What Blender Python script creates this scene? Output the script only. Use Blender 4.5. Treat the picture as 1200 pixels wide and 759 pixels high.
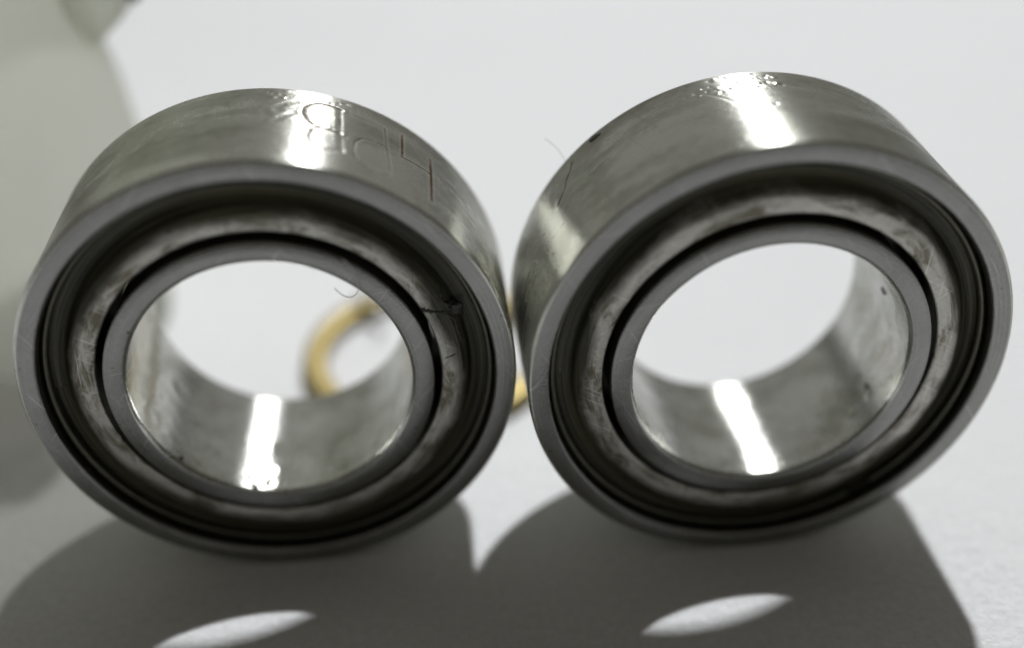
import bpy, bmesh, math, random
from mathutils import Matrix, Vector
import numpy as np

# ------------------------------------------------------------------ scene, camera, light
# 1 Blender unit = 1 millimetre
for o in list(bpy.data.objects):
    bpy.data.objects.remove(o)
scene = bpy.context.scene
scene.unit_settings.system = 'METRIC'
scene.unit_settings.scale_length = 0.001
col = scene.collection
random.seed(7)
rng = np.random.default_rng(7)

PITCH, ROLL, CAM_H, F_PX = 0.58801, -0.03011, 13.428, 1381.5
cam_d = bpy.data.cameras.new('camera')
cam = bpy.data.objects.new('camera', cam_d)
col.objects.link(cam)
c, s = math.cos(PITCH), math.sin(PITCH)
fwd = Vector((0, c, -s)); rgt = Vector((1, 0, 0)); upv = Vector((0, s, c))
cr, sr = math.cos(ROLL), math.sin(ROLL)
r2 = cr * rgt + sr * upv
u2 = -sr * rgt + cr * upv
m = Matrix.Identity(4)
for i in range(3):
    m[i][0], m[i][1], m[i][2] = r2[i], u2[i], -fwd[i]
m[2][3] = CAM_H
cam.matrix_world = m
cam_d.sensor_fit = 'HORIZONTAL'
cam_d.sensor_width = 36.0
cam_d.lens = 36.0 * F_PX / 1200.0
cam_d.clip_start = 0.1
cam_d.clip_end = 2000
cam_d.dof.use_dof = True
cam_d.dof.focus_distance = 16.6
cam_d.dof.aperture_fstop = cam_d.lens * 0.001 / 1.08      # a pupil about 1 mm across
cam_d.dof.aperture_blades = 0
scene.camera = cam

world = bpy.data.worlds.new('World')
scene.world = world
world.use_nodes = True
bg = world.node_tree.nodes['Background']
bg.inputs[0].default_value = (1.0, 0.965, 0.82, 1)
bg.inputs[1].default_value = 0.085

EL, AZ = math.radians(53.3), math.radians(-15.5)
ldir = Vector((math.sin(AZ) * math.cos(EL), -math.cos(AZ) * math.cos(EL), -math.sin(EL)))
lamp_d = bpy.data.lights.new('desk_lamp', 'AREA')
lamp_d.shape = 'DISK'
LD = 320.0
lamp_d.size = 13.5
lamp_d.energy = 0.80 * math.pi * LD * LD * math.pi / math.sin(EL) * 0.1015
lamp_d.color = (0.965, 0.98, 1.0)
lamp_d.spread = math.radians(60)
lamp = bpy.data.objects.new('desk_lamp', lamp_d)
col.objects.link(lamp)
lamp.location = Vector((0, 14, 2)) - ldir * LD
lamp.rotation_euler = ldir.to_track_quat('-Z', 'Y').to_euler()

# unseen area light added behind and above to brighten the bearing barrels
fill_d = bpy.data.lights.new('barrel_fill_light', 'AREA')
fill_d.shape = 'RECTANGLE'
fill_d.size, fill_d.size_y = 900.0, 420.0
fill_d.energy = 0.27 * math.pi * fill_d.size * fill_d.size_y
fill_d.color = (0.985, 1.0, 0.965)
fill_lamp = bpy.data.objects.new('barrel_fill_light', fill_d)
col.objects.link(fill_lamp)
wdir = Vector((0, -math.cos(math.radians(33)), -math.sin(math.radians(33))))
fill_lamp.location = Vector((0, 14, 3)) - wdir * 420.0
fill_lamp.rotation_euler = wdir.to_track_quat('-Z', 'Y').to_euler()

scene.view_settings.view_transform = 'Standard'
scene.view_settings.look = 'None'
scene.view_settings.exposure = 0.0
scene.view_settings.gamma = 1.0
scene.render.engine = 'CYCLES'

R, W = 3.5, 2.40
BORE = 2.0

# ------------------------------------------------------------------ helpers
def link(name, me, mat=None, parent=None, smooth=True):
    o = bpy.data.objects.new(name, me)
    col.objects.link(o)
    if mat:
        me.materials.append(mat)
    if smooth:
        me.polygons.foreach_set('use_smooth', [True] * len(me.polygons))
    if parent:
        o.parent = parent
    return o

def mesh_from(name, verts, faces):
    me = bpy.data.meshes.new(name)
    me.from_pydata([tuple(map(float, v)) for v in verts], [], faces)
    me.update()
    return me

def tag(o, label, cat, group=None):
    o['label'] = label
    o['category'] = cat
    if group:
        o['group'] = group

class NT:
    """small helper for building node materials"""
    def __init__(self, name):
        self.mat = bpy.data.materials.new(name)
        self.mat.use_nodes = True
        self.t = self.mat.node_tree
        self.bsdf = self.t.nodes['Principled BSDF']
        self.out = self.t.nodes['Material Output']
    def n(self, typ, **kw):
        nd = self.t.nodes.new(typ)
        for k, v in kw.items():
            setattr(nd, k, v)
        return nd
    def l(self, a, b):
        self.t.links.new(a, b)
    def val(self, sock, v):
        if hasattr(v, 'is_output'):
            self.l(v, sock)
        else:
            sock.default_value = v
    def math(self, op, a, b=0.0, clamp=False):
        nd = self.n('ShaderNodeMath', operation=op, use_clamp=clamp)
        self.val(nd.inputs[0], a); self.val(nd.inputs[1], b)
        return nd.outputs[0]
    def ramp(self, fac, stops, interp='LINEAR'):
        nd = self.n('ShaderNodeValToRGB')
        nd.color_ramp.interpolation = interp
        e = nd.color_ramp.elements
        while len(e) < len(stops):
            e.new(0.5)
        for i, (p, cc) in enumerate(stops):
            e[i].position = p
            e[i].color = cc if len(cc) == 4 else (*cc, 1)
        self.l(fac, nd.inputs[0])
        return nd.outputs[0]
    def noise(self, vec, scale, detail=4, rough=0.55, dist=0.0):
        nd = self.n('ShaderNodeTexNoise')
        if vec is not None:
            self.l(vec, nd.inputs['Vector'])
        nd.inputs['Scale'].default_value = scale
        nd.inputs['Detail'].default_value = detail
        nd.inputs['Roughness'].default_value = rough
        nd.inputs['Distortion'].default_value = dist
        return nd.outputs['Fac']
    def mix(self, fac, a, b):
        nd = self.n('ShaderNodeMix', data_type='RGBA')
        self.val(nd.inputs[0], fac); self.val(nd.inputs[6], a); self.val(nd.inputs[7], b)
        return nd.outputs[2]
    def mixf(self, fac, a, b):
        nd = self.n('ShaderNodeMix', data_type='FLOAT')
        self.val(nd.inputs[0], fac); self.val(nd.inputs[2], a); self.val(nd.inputs[3], b)
        return nd.outputs[0]
    def obj(self, offset=(0, 0, 0)):
        tc = self.n('ShaderNodeTexCoord')
        mp = self.n('ShaderNodeMapping')
        mp.inputs['Location'].default_value = offset
        self.l(tc.outputs['Object'], mp.inputs['Vector'])
        return tc.outputs['Object'], mp.outputs['Vector']
    def polar(self, obj_out):
        """(arc, radius, axial) of a ring whose axis is local Y"""
        sp = self.n('ShaderNodeSeparateXYZ')
        self.l(obj_out, sp.inputs[0])
        th = self.math('ARCTAN2', sp.outputs[2], sp.outputs[0])
        rr = self.math('SQRT', self.math('ADD', self.math('MULTIPLY', sp.outputs[0], sp.outputs[0]),
                                         self.math('MULTIPLY', sp.outputs[2], sp.outputs[2])))
        return th, rr, sp.outputs[1]
    def vec(self, x, y, z):
        nd = self.n('ShaderNodeCombineXYZ')
        self.val(nd.inputs[0], x); self.val(nd.inputs[1], y); self.val(nd.inputs[2], z)
        return nd.outputs[0]
    def scratches(self, u, v, angles, density=0.66, seed=0.0):
        out = None
        for i, a in enumerate(angles):
            p = self.math('ADD', self.math('MULTIPLY', u, math.cos(a)), self.math('MULTIPLY', v, math.sin(a)))
            q = self.math('SUBTRACT', self.math('MULTIPLY', v, math.cos(a)), self.math('MULTIPLY', u, math.sin(a)))
            nz = self.noise(self.vec(self.math('MULTIPLY', p, 0.9), self.math('MULTIPLY', q, 38.0), seed + 7.3 * i), 1.0, 2, 0.5)
            r = self.ramp(nz, [(density, (0, 0, 0)), (density + .06, (1, 1, 1))])
            out = r if out is None else self.math('MAXIMUM', out, r)
        return out
    def bump(self, h, strength, dist, normal=None):
        nd = self.n('ShaderNodeBump')
        nd.inputs['Strength'].default_value = strength
        nd.inputs['Distance'].default_value = dist
        self.l(h, nd.inputs['Height'])
        if normal is not None:
            self.l(normal, nd.inputs['Normal'])
        return nd.outputs[0]
    def set(self, **kw):
        for k, v in kw.items():
            self.val(self.bsdf.inputs[k.replace('_', ' ')], v)

# ------------------------------------------------------------------ materials
def ground_steel(name, seed, base, rough, aniso, stain, scratches=1.0):
    """steel turned on a lathe: marks run round the axis, with smears of dried grease"""
    t = NT(name)
    o, om = t.obj((seed * 3.1, seed * 1.7, seed * 5.3))
    th, rr, ax = t.polar(o)
    arc = t.math('MULTIPLY', th, 3.5)
    lin = t.vec(t.math('MULTIPLY', arc, 0.25), t.math('ADD', t.math('MULTIPLY', ax, 26.0), seed * 9.0), rr)
    grain = t.noise(lin, 1.0, 5, 0.65)
    smear = t.noise(t.vec(t.math('MULTIPLY', arc, 0.55), t.math('MULTIPLY', ax, 1.5), seed * 4.3), 1.0, 6, 0.62, 0.4)
    scr = t.scratches(arc, ax, (0.35, -0.8, 1.3), 0.67, seed)
    fine = t.noise(om, 7.0, 5, 0.62)
    speck = t.noise(om, 22.0, 3, 0.6)
    dark = t.ramp(t.math('ADD', t.math('MULTIPLY', smear, 0.75), t.math('MULTIPLY', fine, 0.25)),
                  [(0.42, (0, 0, 0)), (0.66, (1, 1, 1))])
    spots = t.ramp(speck, [(0.66, (0, 0, 0)), (0.74, (1, 1, 1))])
    colr = t.mix(t.math('MULTIPLY', dark, stain), (*base, 1), (base[0] * .52, base[1] * .53, base[2] * .45, 1))
    colr = t.mix(t.math('MULTIPLY', spots, 0.5), colr, (0.10, 0.095, 0.08, 1))
    dirt = t.n('ShaderNodeAttribute', attribute_name='dirt')
    dfac = t.math('MULTIPLY', dirt.outputs['Fac'], t.math('ADD', fine, 0.55), True)
    colr = t.mix(dfac, colr, (0.050, 0.030, 0.014, 1))
    rg = t.math('ADD', t.math('MULTIPLY', dark, 0.12), rough - 0.03)
    rg = t.math('ADD', rg, t.math('MULTIPLY', grain, 0.08))
    rg = t.math('ADD', rg, t.math('MULTIPLY', dirt.outputs['Fac'], 0.2))
    nb = t.bump(grain, 0.2 * scratches, 0.01)
    rg = t.math('ADD', rg, t.math('MULTIPLY', scr, 0.08))
    nb = t.bump(scr, -0.45, 0.006, nb)
    nb = t.bump(fine, 0.12 * scratches, 0.012, nb)
    nb = t.bump(speck, 0.10, 0.006, nb)
    nb = t.bump(smear, 0.16 * scratches, 0.03, nb)
    tg = t.n('ShaderNodeTangent', direction_type='RADIAL', axis='Y')
    t.set(Base_Color=colr, Metallic=t.math('SUBTRACT', 1.0, dfac, True), Specular_IOR_Level=0.15, Roughness=rg, Normal=nb, Anisotropic=aniso, Anisotropic_Rotation=0.25, Tangent=tg.outputs[0])
    return t.mat

def face_steel(name, seed, base, rough):
    """flat lapped face: fine matte grain with pits and rub marks"""
    t = NT(name)
    o, om = t.obj((seed * 2.3, seed * 4.1, seed * 1.9))
    th, rr, ax = t.polar(o)
    grain = t.noise(om, 26.0, 4, 0.7)
    soft = t.noise(om, 1.3, 4, 0.6)
    ringv = t.vec(t.math('MULTIPLY', th, 0.8), t.math('MULTIPLY', rr, 30.0), ax)
    lines = t.noise(ringv, 1.0, 3, 0.6)
    pit = t.ramp(t.noise(om, 9.0, 2, 0.5), [(0.70, (0, 0, 0)), (0.76, (1, 1, 1))])
    k = t.math('ADD', t.math('MULTIPLY', grain, 0.55), t.math('ADD', t.math('MULTIPLY', soft, 0.35), t.math('MULTIPLY', lines, 0.5)))
    k = t.math('SUBTRACT', k, 0.18)
    lo = tuple(b * 0.45 for b in base); hi = tuple(min(1, b * 1.35) for b in base)
    colr = t.mix(k, (*lo, 1), (*hi, 1))
    colr = t.mix(t.math('MULTIPLY', pit, 0.7), colr, (0.05, 0.048, 0.04, 1))
    sx = t.n('ShaderNodeSeparateXYZ'); t.l(o, sx.inputs[0])
    scr = t.scratches(sx.outputs[0], sx.outputs[2], (0.2, 0.9, 2.1), 0.67, seed + 2)
    colr = t.mix(t.math('MULTIPLY', scr, 0.45), colr, (0.5, 0.5, 0.49, 1))
    nb = t.bump(grain, 0.4, 0.014)
    nb = t.bump(scr, -0.5, 0.008, nb)
    nb = t.bump(lines, 0.3, 0.014, nb)
    nb = t.bump(pit, -0.4, 0.01, nb)
    t.set(Base_Color=colr, Metallic=1.0, Roughness=t.math('ADD', t.math('MULTIPLY', grain, 0.15), rough - 0.07), Normal=nb)
    return t.mat

def shield_mat(name, seed, bias=()):
    """stamped shield: dull grey inner lip, outer dish darkened for black grease and for shade in the recess"""
    t = NT(name)
    o, om = t.obj((seed * 1.3, seed * 7.1, seed * 2.9))
    th, rr, ax = t.polar(o)
    blot = t.noise(om, 0.9, 5, 0.58, 0.4)
    fine = t.noise(om, 9.0, 5, 0.65)
    ringv = t.vec(t.math('MULTIPLY', th, 1.0), t.math('MULTIPLY', rr, 22.0), ax)
    lines = t.noise(ringv, 1.0, 3, 0.6)
    edge = t.math('ADD', rr, t.math('ADD', t.math('MULTIPLY', t.math('SUBTRACT', blot, 0.5), 0.50),
                                    t.math('MULTIPLY', t.math('SUBTRACT', fine, 0.5), 0.03)))
    for deg, width, amount in bias:
        q = t.math('DIVIDE', t.math('SUBTRACT', th, math.radians(deg)), math.radians(width))
        g = t.math('POWER', 2.718, t.math('MULTIPLY', t.math('MULTIPLY', q, q), -1.0))
        edge = t.math('ADD', edge, t.math('MULTIPLY', g, amount))
    gre = t.ramp(t.math('SUBTRACT', edge, 2.0), [(0.60, (0, 0, 0)), (0.78, (1, 1, 1))])
    metal = t.mix(t.math('ADD', t.math('MULTIPLY', fine, 0.6), t.math('MULTIPLY', blot, 0.4)),
                  (0.42, 0.41, 0.37, 1), (0.68, 0.67, 0.63, 1))
    film = t.mix(t.ramp(lines, [(0.35, (0, 0, 0)), (0.7, (1, 1, 1))]), (0.006, 0.007, 0.004, 1), (0.12, 0.115, 0.075, 1))  # near-black film paints the recess shade along with the grease
    spots = t.ramp(t.noise(t.vec(t.math('MULTIPLY', th, 4.0), t.math('MULTIPLY', rr, 5.0), seed * 3.7), 1.0, 6, 0.7, 0.6), [(0.46, (0, 0, 0)), (0.62, (1, 1, 1))])
    metal = t.mix(t.math('MULTIPLY', spots, 0.9), metal, (0.115, 0.10, 0.06, 1))
    grit = t.noise(om, 24.0, 3, 0.7)
    metal = t.mix(t.math('MULTIPLY', grit, 0.40), metal, (0.12, 0.115, 0.09, 1))
    sx = t.n('ShaderNodeSeparateXYZ'); t.l(o, sx.inputs[0])
    scr = t.scratches(sx.outputs[0], sx.outputs[2], (0.6, 1.5, 2.6), 0.66, seed + 5)
    metal = t.mix(t.math('MULTIPLY', scr, 0.6), metal, (0.75, 0.74, 0.70, 1))
    nb = t.bump(fine, 0.35, 0.03)
    nb = t.bump(scr, -0.5, 0.01, nb)
    nb = t.bump(grit, 0.4, 0.012, nb)
    nb = t.bump(gre, 0.5, 0.02, nb)
    t.set(Base_Color=t.mix(gre, metal, film), Metallic=t.mixf(gre, 0.9, 0.0),
          Roughness=t.mixf(gre, 0.40, 0.36), Normal=nb)
    t.bsdf.inputs['Specular IOR Level'].default_value = 0.3
    return t.mat

def paper_mat():
    t = NT('white_matte_sheet')
    o, om = t.obj()
    g1 = t.noise(om, 6.0, 6, 0.75)
    sp_ = t.n('ShaderNodeMapping')
    sp_.inputs['Rotation'].default_value = (0, 0, 0.9)
    sp_.inputs['Scale'].default_value = (1, 9, 1)
    t.l(om, sp_.inputs[0])
    streak = t.noise(sp_.outputs[0], 0.9, 5, 0.7)
    g2 = t.noise(om, 2.2, 3, 0.6)
    big = t.noise(om, 0.12, 3, 0.5)
    fl = t.ramp(t.noise(om, 3.0, 4, 0.6), [(0.68, (0, 0, 0)), (0.78, (1, 1, 1))])
    colr = t.mix(t.math('ADD', t.math('MULTIPLY', g1, 0.6), t.math('ADD', t.math('MULTIPLY', big, 0.2), t.math('MULTIPLY', streak, 0.2))),
                 (0.62, 0.62, 0.62, 1), (0.98, 0.98, 0.985, 1))
    colr = t.mix(t.ramp(t.noise(om, 9.0, 3, 0.6), [(0.42, (0, 0, 0)), (0.62, (.30, .30, .30))]), colr, (0.98, 0.98, 0.985, 1))
    colr = t.mix(t.math('MULTIPLY', fl, 0.10), colr, (0.45, 0.42, 0.36, 1))
    nb = t.bump(g1, 0.8, 0.065)
    nb = t.bump(g2, 0.3, 0.08, nb)
    t.set(Base_Color=colr, Roughness=0.55, Normal=nb)
    t.bsdf.inputs['Specular IOR Level'].default_value = 0.12
    return t.mat

def plain(name, colr, rough, metallic=0.0, nscale=6.0, var=0.25, bump=0.15, bd=0.02):
    t = NT(name)
    o, om = t.obj()
    nz = t.noise(om, nscale, 5, 0.6)
    lo = tuple(x * (1 - var) for x in colr); hi = tuple(min(1, x * (1 + var)) for x in colr)
    t.set(Base_Color=t.mix(nz, (*lo, 1), (*hi, 1)), Roughness=rough, Metallic=metallic, Normal=t.bump(nz, bump, bd))
    return t.mat

def plastic_mat(name, clear):
    t = NT(name)
    o, om = t.obj()
    nz = t.noise(om, 0.5, 4, 0.6)
    colr = t.mix(nz, (0.80, 0.805, 0.76, 1), (0.88, 0.885, 0.84, 1))
    tr = t.n('ShaderNodeBsdfTranslucent')
    t.l(colr, tr.inputs[0])
    mx = t.n('ShaderNodeMixShader')
    mx.inputs[0].default_value = 0.82
    t.set(Base_Color=colr, Roughness=0.30, Normal=t.bump(t.noise(om, 3.0, 4, 0.6), 0.15, 0.05))
    t.l(t.bsdf.outputs[0], mx.inputs[1]); t.l(tr.outputs[0], mx.inputs[2])
    tp = t.n('ShaderNodeBsdfTransparent')
    m2 = t.n('ShaderNodeMixShader')
    m2.inputs[0].default_value = clear
    tp.inputs[0].default_value = (0.84, 0.845, 0.80, 1)
    t.l(mx.outputs[0], m2.inputs[1]); t.l(tp.outputs[0], m2.inputs[2])
    t.l(m2.outputs[0], t.out.inputs[0])
    return t.mat

M_paper = paper_mat()
M_gunk = plain('black_grease', (0.022, 0.021, 0.015), 0.45, 0, 12, 0.4, 0.5, 0.02)
M_brass = plain('brass', (0.30, 0.24, 0.105), 0.5, 1.0, 3.0, 0.2, 0.2, 0.03)
M_plastic = plastic_mat('milky_plastic', 0.36)
M_shade_disc = plastic_mat('shade_disc_plastic', 0.60)
M_fibre = plain('grey_fibre', (0.62, 0.61, 0.58), 0.5)
M_dark = plain('dark_bluish', (0.05, 0.06, 0.09), 0.5)

# ------------------------------------------------------------------ white sheet everything stands on
def sheet():
    x0, x1, y0, y1, th = -70, 70, -12, 110, 0.6
    bm = bmesh.new()
    bmesh.ops.create_cube(bm, size=1.0)
    for v in bm.verts:
        v.co.x = x0 if v.co.x < 0 else x1
        v.co.y = y0 if v.co.y < 0 else y1
        v.co.z = -th if v.co.z < 0 else 0
    bmesh.ops.bevel(bm, geom=[e for e in bm.edges], offset=0.15, segments=2, affect='EDGES')
    me = bpy.data.meshes.new('white_sheet')
    bm.to_mesh(me); bm.free()
    o = link('white_sheet', me, M_paper, smooth=False)
    o['kind'] = 'structure'
    o['label'] = 'white grainy matte sheet lying under the bearings'
sheet()

# ------------------------------------------------------------------ bearings
def lathe(profile, nseg=192, closed=True, warp=None, thetas=None):
    """profile: list of (radius, axial); axis is local Y, axial 0 = front face, front is -Y"""
    if thetas is None:
        thetas = np.linspace(0, 2 * math.pi, nseg, endpoint=False)
    n, k = len(thetas), len(profile)
    prof = np.array(profile, float)
    T, J = np.meshgrid(thetas, np.arange(k), indexing='ij')
    rr = prof[J, 0]; aa = prof[J, 1]
    if warp is not None:
        rr = rr + warp(T, rr, aa)
    V = np.stack([rr * np.cos(T), -aa, rr * np.sin(T)], -1).reshape(-1, 3)
    F = []
    kk = k if closed else k - 1
    for i in range(n):
        i2 = (i + 1) % n
        for j in range(kk):
            j2 = (j + 1) % k
            F.append((i * k + j, i2 * k + j, i2 * k + j2, i * k + j2))
    return V, F

def fillet(pts, rad, n=3):
    """round the corners of a closed (r, a) outline"""
    out = []
    N = len(pts)
    for i in range(N):
        p0, p1, p2 = (np.array(pts[(i + d) % N], float) for d in (-1, 0, 1))
        a, b = p0 - p1, p2 - p1
        la, lb = np.linalg.norm(a), np.linalg.norm(b)
        q = rad[i] if isinstance(rad, (list, tuple)) else rad
        q = min(q, la * 0.45, lb * 0.45)
        A, B = p1 + a / la * q, p1 + b / lb * q
        for t in np.linspace(0, 1, n + 1):
            out.append(tuple((1 - t) ** 2 * A + 2 * t * (1 - t) * p1 + t * t * B))
    return out

# marks struck into the outer race of one bearing: (angle in degrees, axial) strokes, width, depth
STROKES = [
    ([(68.8, -1.967), (70.9, -2.013), (73.5, -2.009), (75.7, -1.934), (77.1, -1.798), (77.3, -1.601), (76.3, -1.395), (74.8, -1.269), (72.8, -1.226), (70.6, -1.222), (68.9, -1.187)], .035, .022),
    ([(72.8, -1.226), (74.9, -1.124), (75.5, -0.909), (74.8, -0.695), (73.1, -0.571), (71.0, -0.583), (67.8, -0.667)], .035, .017),
    ([(69.2, -1.948), (68.7, -1.258), (68.0, -0.656)], .035, .014),
    ([(86.1, -1.582), (85.2, -1.375), (86.0, -1.169), (87.5, -1.089)], .05, .012),
    ([(79.3, -1.926), (81.7, -1.846), (83.5, -1.678), (82.8, -1.599)], .05, .012),
    ([(79.5, -1.558), (81.7, -1.4), (83.4, -1.26)], .05, .012),
    ([(58.1, -1.922), (57.6, -1.338), (57.0, -0.931), (56.7, -0.637)], .035, .016),
    ([(57.6, -1.325), (60.8, -1.334), (63.7, -1.268), (65.3, -1.078), (65.6, -0.775), (64.6, -0.544), (62.5, -0.447), (59.1, -0.421), (56.9, -0.501)], .035, .018),
    ([(53.4, -1.997), (53.5, -1.271), (49.6, -1.308), (45.2, -1.338)], .04, .022),
    ([(45.2, -1.828), (45.2, -1.338), (45.5, -0.516)], .045, .022),
    ([(38, -2.1), (33, -1.75)], .02, .012), ([(36, -1.5), (30.5, -1.2)], .02, .012), ([(34.5, -1.9), (29, -1.6)], .02, .012),
]
NICKS = [
    ([(137.2, -2.15), (138.4, -2.0), (140.2, -1.88), (141.5, -1.72), (144.5, -1.55)], .03, .018), ([(136, -1.95), (139, -1.8), (141, -1.62)], .03, .012),
    ([(134, -2.0), (137, -1.7)], .05, .012), ([(145, -1.9), (147, -1.2), (146.5, -.6)], .06, .012),
    ([(103, -1.95), (99, -1.6), (96.2, -1.28)], .02, .008),
    ([(62, -2.1), (57, -0.4)], .07, .010), ([(52, -2.2), (48, -0.9)], .03, .012),
]
def bumps(count, t0, t1, a0, a1, size, amp):
    return [(random.uniform(t0, t1), random.uniform(a0, a1), random.uniform(size * .5, size * 1.4),
             random.choice((-1, -1, 1)) * random.uniform(.3, 1) * amp) for _ in range(count)]

def seg_dist(px, py, poly):
    d = np.full(px.shape, 1e9)
    for (x0, y0), (x1, y1) in zip(poly[:-1], poly[1:]):
        dx, dy = x1 - x0, y1 - y0
        t = np.clip(((px - x0) * dx + (py - y0) * dy) / (dx * dx + dy * dy + 1e-12), 0, 1)
        d = np.minimum(d, np.hypot(px - x0 - t * dx, py - y0 - t * dy))
    return d

def make_warp(strokes, pits, radius, lo, hi):
    def warp(T, rr, aa):
        out = np.zeros(T.shape)
        warp.dirt = np.zeros(T.shape)
        dd = None
        on = (rr > radius - .02) & (rr < radius + .02) & (aa > lo) & (aa < hi)
        arc = T[on] * radius
        ax = aa[on]
        h = np.zeros(arc.shape)
        for poly, w, dep in strokes:
            pl = [(math.radians(t) * radius, a) for t, a in poly]
            d = seg_dist(arc, ax, pl)
            h -= 0.17 * dep * np.exp(-(d / w) ** 2)
            q = np.exp(-(d / (w * 0.85)) ** 2) * min(1, dep / .020) * (1 if dep > .0125 else 0)
            dd = q if dd is None else np.maximum(dd, q)
            h += 0.17 * dep * 0.30 * np.exp(-((d - 2.0 * w) / (0.8 * w)) ** 2)
        for t, a, w, amp in pits:
            d2 = (arc - math.radians(t) * radius) ** 2 + (ax - a) ** 2
            h += amp * np.exp(-d2 / (w * w))
        fade = np.clip(np.minimum(ax - lo, hi - ax) / 0.05, 0, 1)
        out[on] = h * fade
        if dd is not None:
            warp.dirt[on] = dd * fade
        return out
    return warp

def fine_thetas(t0, t1, step, coarse):
    a = list(np.arange(t0, t1, step)) + list(np.arange(t1, t0 + 360, coarse))
    return np.radians(np.array(a))

MATS = {}
def bearing(name, loc, yaw, seed, label, strokes, pits, bore_pits):
    root = bpy.data.objects.new(name, None)
    col.objects.link(root)
    root.empty_display_size = 1
    root.location = loc
    root.rotation_euler = (0, 0, yaw)
    tag(root, label, 'bearing', 'two miniature ball bearings standing on edge')
    mo = ground_steel('ground_steel_outer', seed, (0.55, 0.55, 0.505), 0.235, 0.95, 0.6)
    mb = ground_steel('polished_steel_bore', seed + 3, (0.56, 0.56, 0.54), 0.165, 0.9, 0.8, 2.0)
    mf = face_steel('lapped_steel_face', seed, (0.27, 0.27, 0.26), 0.235)  # face colour darkened in place of dark reflections from the front
    ms = shield_mat('greasy_shield', seed, [(24, 9, .16), (95, 40, .05), (-95, 60, .10)] if seed == 1 else [(60, 40, -.06), (130, 25, -.05), (-90, 50, .06)])
    md = plain('dark_steel', (0.10, 0.098, 0.075), 0.38, 0.8, 5, 0.4, 0.2, 0.02)  # darker steel for the clip and the walls inside the grooves

    def part(pname, V, F, mats, face_slot=None, parent=None):
        me = mesh_from(pname, V, F)
        o = link(pname, me, None, parent or root)
        for x in mats:
            me.materials.append(x)
        if face_slot is not None:
            me.polygons.foreach_set('material_index', [face_slot(p) for p in me.polygons])
        if parent is None:
            o.location = (0, 0, R)
        return o

    # outer ring: fine grid on the outer surface so that the struck marks are real relief
    back = -W
    rim = []
    for t in np.linspace(0, 1, 5):
        a = t * math.pi / 2
        rim.append((R - .05 + .05 * math.cos(a), -.05 + .05 * math.sin(a)))
    outer = [(R, a) for a in np.linspace(back + .05, -.05, 118)]
    outer = [(r, W * -1 - a) for r, a in reversed(rim)] + outer[1:-1] + rim       # back rim, barrel, front rim
    inner = [(3.24, 0), (3.21, -.008), (3.195, -.03), (3.19, -.06), (3.185, -.16), (3.24, -.20), (3.24, -.32), (3.10, -.36), (2.98, -.40), (2.95, -.7)]
    inner = inner + [(r, -W - a) for r, a in reversed(inner)]
    prof = outer + inner
    wp = make_warp(strokes, pits, R, -W + .06, -.05)
    V, F = lathe(prof, thetas=fine_thetas(18, 162, .28, 1.5), warp=wp)
    def slot_outer(p):
        cx, cy, cz = p.center
        r = math.hypot(cx, cz)
        if r > R - .045:
            return 0
        if r > 3.2 and (cy < .02 or cy > W - .02):
            return 1
        return 2
    oo = part('outer_ring', V, F, [mo, mf, md], slot_outer)
    at = oo.data.attributes.new('dirt', 'FLOAT', 'POINT')
    at.data.foreach_set('value', wp.dirt.reshape(-1).astype(np.float32))

    # wire clip that holds the shield, split with a small gap
    g0, g1 = math.radians(60 if seed < 2 else 300), math.radians(66 if seed < 2 else 306)
    def clip(side):
        n, k = 150, 8
        V = []
        for i in range(n + 1):
            th = g1 + (2 * math.pi - (g1 - g0)) * i / n
            for j in range(k):
                b = 2 * math.pi * j / k
                r = 3.135 + .055 * math.cos(b); a = -.235 + .055 * math.sin(b)
                if side:
                    a = -W - a
                V.append((r * math.cos(th), -a, r * math.sin(th)))
        F = [(i * k + j, i * k + (j + 1) % k, (i + 1) * k + (j + 1) % k, (i + 1) * k + j) for i in range(n) for j in range(k)]
        F += [tuple(range(k)), tuple(n * k + j for j in reversed(range(k)))]
        part('retaining_clip', V, F, [md])
    clip(0)

    # shield: dished washer
    sp = [(3.20, -.31), (3.08, -.31), (3.00, -.31), (2.92, -.30), (2.86, -.26), (2.81, -.19), (2.765, -.125), (2.72, -.095), (2.66, -.085),
          (2.55, -.08), (2.46, -.08), (2.43, -.09), (2.425, -.115), (2.44, -.14), (2.66, -.145), (2.74, -.16), (2.80, -.24), (2.86, -.33), (3.00, -.37), (3.20, -.37)]
    V, F = lathe(sp, 200)
    part('shield', V, F, [ms])
    V, F = lathe([(r, -W - a) for r, a in sp], 120)
    part('shield', V, F, [ms])

    # inner ring
    bw = W - .12
    borep = [(BORE, a) for a in np.linspace(-.06, -W + .10, 60)]
    fr = [(2.325, -.10), (2.325, -.035), (2.315, -.012), (2.295, 0), (2.06, 0), (2.045, -.004), (2.03, -.014), (2.012, -.034)]
    bk = [(2.02, -W + .05), (2.05, -W + .015), (2.08, -W), (2.295, -W), (2.325, -W + .035), (2.325, -W + .5), (2.30, -W + .6), (2.30, -.5)]
    V, F = lathe(fr + borep + bk, 360, warp=make_warp([], bore_pits, BORE, -W + .12, -.06))
    def slot_inner(p):
        cx, cy, cz = p.center
        r = math.hypot(cx, cz)
        if r < 2.052:
            return 0
        if cy < .03 or cy > W - .03:
            return 1
        return 2
    part('inner_ring', V, F, [mb, mf, md], slot_inner)
    return root

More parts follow.
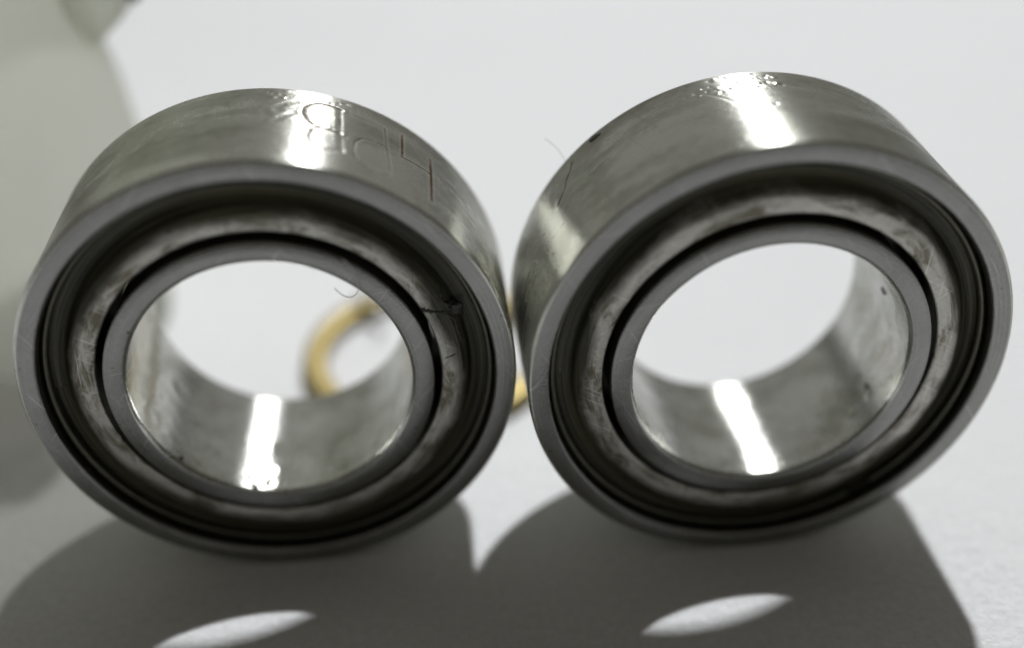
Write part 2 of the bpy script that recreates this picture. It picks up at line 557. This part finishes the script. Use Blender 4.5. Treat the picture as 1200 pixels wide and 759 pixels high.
def blob(name, parent, pos, size, seed, normal_flat=(1, 1, 1), mat=None):
    """a small lump of dried grease"""
    r = random.Random(seed)
    bm = bmesh.new()
    bmesh.ops.create_icosphere(bm, subdivisions=3, radius=1)
    ph = [r.uniform(0, 6) for _ in range(6)]
    for v in bm.verts:
        x, y, z = v.co
        k = 1 + .35 * math.sin(3 * x + ph[0]) * math.cos(2.5 * y + ph[1]) + .25 * math.sin(5 * z + ph[2] + 3 * x) + .12 * math.sin(9 * y + ph[3])
        v.co = (x * k * size[0], y * k * size[1], z * k * size[2])
    me = bpy.data.meshes.new(name)
    bm.to_mesh(me); bm.free()
    o = link(name, me, mat or M_gunk, parent)
    o.location = pos
    return o

def polar_pos(theta, r, a):
    t = math.radians(theta)
    return (r * math.cos(t), -a, R + r * math.sin(t))

YL, YR = 0.06808, 0.08731
left = bearing('ball_bearing', (-3.4448, 13.5157, 0), YL, 1,
               'steel ball bearing with letters struck into its outer ring, beside the milky plastic pot',
               STROKES, bumps(44, 55, 95, -2.3, -1.7, .035, .004) + bumps(110, 25, 155, -2.3, -.1, .03, .0035),
               bumps(16, 252, 278, -1.1, -.12, .085, .015) + bumps(30, 195, 240, -1.6, -.1, .09, .014) + bumps(20, 290, 340, -1.0, -.1, .06, .012))
right = bearing('ball_bearing', (3.6838, 13.5656, 0), YR, 2,
                'steel ball bearing with a plain scratched outer ring, without struck letters',
                NICKS, bumps(44, 84, 108, -2.32, -1.8, .035, .007) + bumps(110, 25, 155, -2.3, -.1, .03, .0035),
                bumps(5, 205, 222, -.5, -.1, .07, .016) + bumps(5, 255, 285, -1.9, -.3, .16, .010) + bumps(24, 300, 350, -1.6, -.1, .10, .014))

# dried grease on the rings
def ridge(parent, pts, rad, seed):
    """thin irregular thread of dried grease; pts = (theta, radius, axial)"""
    r = random.Random(seed)
    P = [Vector(polar_pos(*p)) for p in pts]
    Q = []
    for p0, p1 in zip(P[:-1], P[1:]):
        for i in range(6):
            Q.append(p0.lerp(p1, i / 6))
    Q.append(P[-1])
    n = len(Q); k = 7; V = []
    for i, p in enumerate(Q):
        t = (Q[min(i + 1, n - 1)] - Q[max(i - 1, 0)]).normalized()
        a = t.cross(Vector((0, -1, 0))).normalized(); b = t.cross(a)
        w = rad * r.uniform(.6, 1.4) * (1 if 0 < i < n - 1 else .35)
        j = a * r.uniform(-.35, .35) * rad
        for q in range(k):
            f = 2 * math.pi * q / k
            V.append(p + j + a * w * math.cos(f) + b * w * .5 * math.sin(f))
    F = [(i * k + q, i * k + (q + 1) % k, (i + 1) * k + (q + 1) % k, (i + 1) * k + q) for i in range(n - 1) for q in range(k)]
    F += [tuple(range(k)), tuple((n - 1) * k + q for q in reversed(range(k)))]
    return link('grease_thread', mesh_from('grease_thread', V, F), M_gunk, parent)
ridge(left, [(26.0, 2.44, -.09), (25.1, 2.46, -.083), (22.9, 2.56, -.08), (21.1, 2.68, -.088), (22.2, 2.76, -.12)], .030, 1)
ridge(left, [(22.2, 2.75, -.11), (24.2, 2.74, -.105), (26.8, 2.78, -.135), (29.5, 2.82, -.19)], .020, 2)
ridge(left, [(4.5, 2.485, -.081), (5.2, 2.60, -.081), (6.7, 2.74, -.105)], .011, 3)
ridge(left, [(20.5, 2.70, -.095), (17, 2.78, -.14), (13, 2.76, -.12), (9, 2.77, -.13)], .024, 4)
for i, (th, r, a, sz) in enumerate([(22.4, 2.765, -.125, (.07, .026, .075)), (19.5, 2.83, -.20, (.10, .035, .14))]):
    o = blob('grease_clump', left, polar_pos(th, r, a), sz, 20 + i)
    o.rotation_euler = (0, -math.radians(th), 0)
for i, (th, r, a, sz) in enumerate([(254, 2.0, -.10, (.085, .04, .018)), (221, 2.0, -.12, (.02, .04, .05))]):
    blob('grease_clump', left, polar_pos(th, r, a), sz, 40 + i)
for i, (th, r, a, sz) in enumerate([(331, 2.0, -.62, (.016, .05, .035)), (15, 2.0, -1.0, (.012, .07, .06))]):
    blob('grease_clump', right, polar_pos(th, r, a), sz, 60 + i)
blob('grease_flake', right, polar_pos(129.5, 3.5, -2.25), (.09, .05, .02), 71).rotation_euler = (0, math.radians(-40), 0)

# ------------------------------------------------------------------ brass ring behind
def brass_ring():
    prof = fillet([(2.45, 0), (2.45, .32), (1.98, .32), (1.98, 0)], .14, 4)
    V = []; n = 128; k = len(prof)
    for i in range(n):
        th = 2 * math.pi * i / n
        for r, z in prof:
            V.append((r * math.cos(th), r * math.sin(th), z))
    F = [(i * k + j, ((i + 1) % n) * k + j, ((i + 1) % n) * k + (j + 1) % k, i * k + (j + 1) % k) for i in range(n) for j in range(k)]
    o = link('brass_ring', mesh_from('brass_ring', V, F), M_brass)
    o.location = (-1.65, 18.95, 0.0)
    tag(o, 'small brass ring lying flat on the sheet, seen through the lettered bearing', 'ring')
brass_ring()

# ------------------------------------------------------------------ plastic pot
def spin(prof, n=128):
    """closed-of-revolution about local Z; caps the first and last ring"""
    V = []; k = len(prof)
    for i in range(n):
        th = 2 * math.pi * i / n
        for r, z in prof:
            V.append((r * math.cos(th), r * math.sin(th), z))
    F = [(i * k + j, ((i + 1) % n) * k + j, ((i + 1) % n) * k + j + 1, i * k + j + 1) for i in range(n) for j in range(k - 1)]
    F.append(tuple(i * k for i in reversed(range(n))))
    F.append(tuple(i * k + k - 1 for i in range(n)))
    return V, F

def pot():
    root = bpy.data.objects.new('plastic_nozzle', None)
    col.objects.link(root)
    root.location = (-9.25, 20.7, 0)
    tag(root, 'milky white tapered plastic nozzle standing right behind the lettered bearing', 'nozzle')
    H = 8.8
    zz = [.5, 1.5, 2.5, 3.5, 4.2, 5, 5.7, 6.4, 7.1, 7.9, H]
    rr_ = np.interp(zz, [0, 2, 3.5, 5, 7, H], [2.12, 2.24, 2.26, 2.10, 1.68, 1.30])
    outer = [(1.95, 0), (2.08, .06), (2.13, .2)] + list(zip(rr_, zz))
    link('wall', mesh_from('wall', *spin(outer)), M_plastic, root)
    # unseen disc added above the nozzle to shade the sheet at lower left
    shade_disc = [(1.2, H + .01), (4.6, H + .01), (4.78, H + .12), (4.8, H + .3), (4.8, H + .7), (4.65, H + .95), (4.3, H + 1.05)]
    link('shade_disc', mesh_from('shade_disc', *spin(shade_disc)), M_shade_disc, root)
    # moulded lug on its side
    pts = [(1.55, 6.6), (1.95, 6.02), (2.25, 6.28), (2.58, 6.58), (2.74, 7.05), (2.6, 7.4), (1.5, 7.4)]
    bm = bmesh.new()
    f = [bm.verts.new((x, -.45, z)) for x, z in pts]
    b_ = [bm.verts.new((x, .45, z)) for x, z in pts]
    bm.faces.new(f); bm.faces.new(list(reversed(b_)))
    n = len(pts)
    for i in range(n):
        bm.faces.new((f[(i + 1) % n], f[i], b_[i], b_[(i + 1) % n]))
    bmesh.ops.recalc_face_normals(bm, faces=bm.faces)
    bmesh.ops.bevel(bm, geom=list(bm.edges), offset=.07, segments=2, affect='EDGES')
    me = bpy.data.meshes.new('lug'); bm.to_mesh(me); bm.free()
    lug = link('lug', me, M_plastic, root)
    bm = bmesh.new()  # small dark lump at the outer tip of the lug
    bmesh.ops.create_icosphere(bm, subdivisions=3, radius=1)
    for v in bm.verts:
        v.co = (v.co.x * .16, v.co.y * .35, v.co.z * .30)
    me = bpy.data.meshes.new('dark_lump'); bm.to_mesh(me); bm.free()
    dark_lump = link('dark_lump', me, M_dark, lug)
    dark_lump.location = (2.72, .1, 7.0)
pot()

# ------------------------------------------------------------------ fibres
def fibre(name, pts, rad, label):
    cu = bpy.data.curves.new(name, 'CURVE')
    cu.dimensions = '3D'
    sp = cu.splines.new('NURBS')
    sp.points.add(len(pts) - 1)
    for p, q in zip(sp.points, pts):
        p.co = (*q, 1)
    sp.use_endpoint_u = True
    sp.order_u = 4
    cu.bevel_depth = rad
    cu.bevel_resolution = 2
    cu.resolution_u = 8
    tmp = bpy.data.objects.new('tmp', cu)
    col.objects.link(tmp)
    dg = bpy.context.evaluated_depsgraph_get()
    me = bpy.data.meshes.new_from_object(tmp.evaluated_get(dg))
    bpy.data.objects.remove(tmp)
    o = link(name, me, M_fibre)
    tag(o, label, 'fibre')
    return o

fibre('hair_fibre', [(-2.20, 13.39, 5.62), (-2.07, 13.385, 5.45), (-2.03, 13.42, 5.2), (-2.06, 13.6, 4.95), (-2.2, 13.7, 4.78), (-2.33, 13.7, 4.85), (-2.40, 13.65, 5.0)], .006,
      'thin curled grey fibre hanging in the bore of the lettered bearing')
fibre('hair_fibre', [(0.95, 15.80, 5.52), (.88, 15.92, 5.68), (.78, 15.95, 5.85), (.70, 15.95, 5.95), (.56, 15.9, 6.08)], .0035,
      'short straight fibre sticking out from the scratched bearing')

def shaving():
    """curl of clear plastic resting on the brass ring"""
    n = 24; V = []
    for i in range(n + 1):
        t = i / n
        a = -1.0 + 3.6 * t
        x = .42 * math.cos(a) * (1 - .3 * t); y = .32 * math.sin(a) * (1 - .3 * t)
        for dz, dr in ((0, 0), (.26, .05), (.26, .09), (0, .04)):
            V.append((x * (1 + dr), y * (1 + dr), dz + .10 * math.sin(5 * t)))
    F = [(i * 4 + j, (i + 1) * 4 + j, (i + 1) * 4 + (j + 1) % 4, i * 4 + (j + 1) % 4) for i in range(n) for j in range(4)]
    F += [(0, 1, 2, 3), (n * 4 + 3, n * 4 + 2, n * 4 + 1, n * 4)]
    t = NT('clear_plastic')
    o_, om = t.obj()
    t.set(Base_Color=(0.93, 0.94, 0.95, 1), Roughness=0.12, Transmission_Weight=0.85, Normal=t.bump(t.noise(om, 4, 3), .3, .05))
    t.bsdf.inputs['IOR'].default_value = 1.35
    o = link('plastic_shaving', mesh_from('plastic_shaving', V, F), t.mat)
    o.location = (-2.95, 20.35, .42)
    tag(o, 'clear curled plastic shaving lying on the brass ring', 'shaving')
shaving()
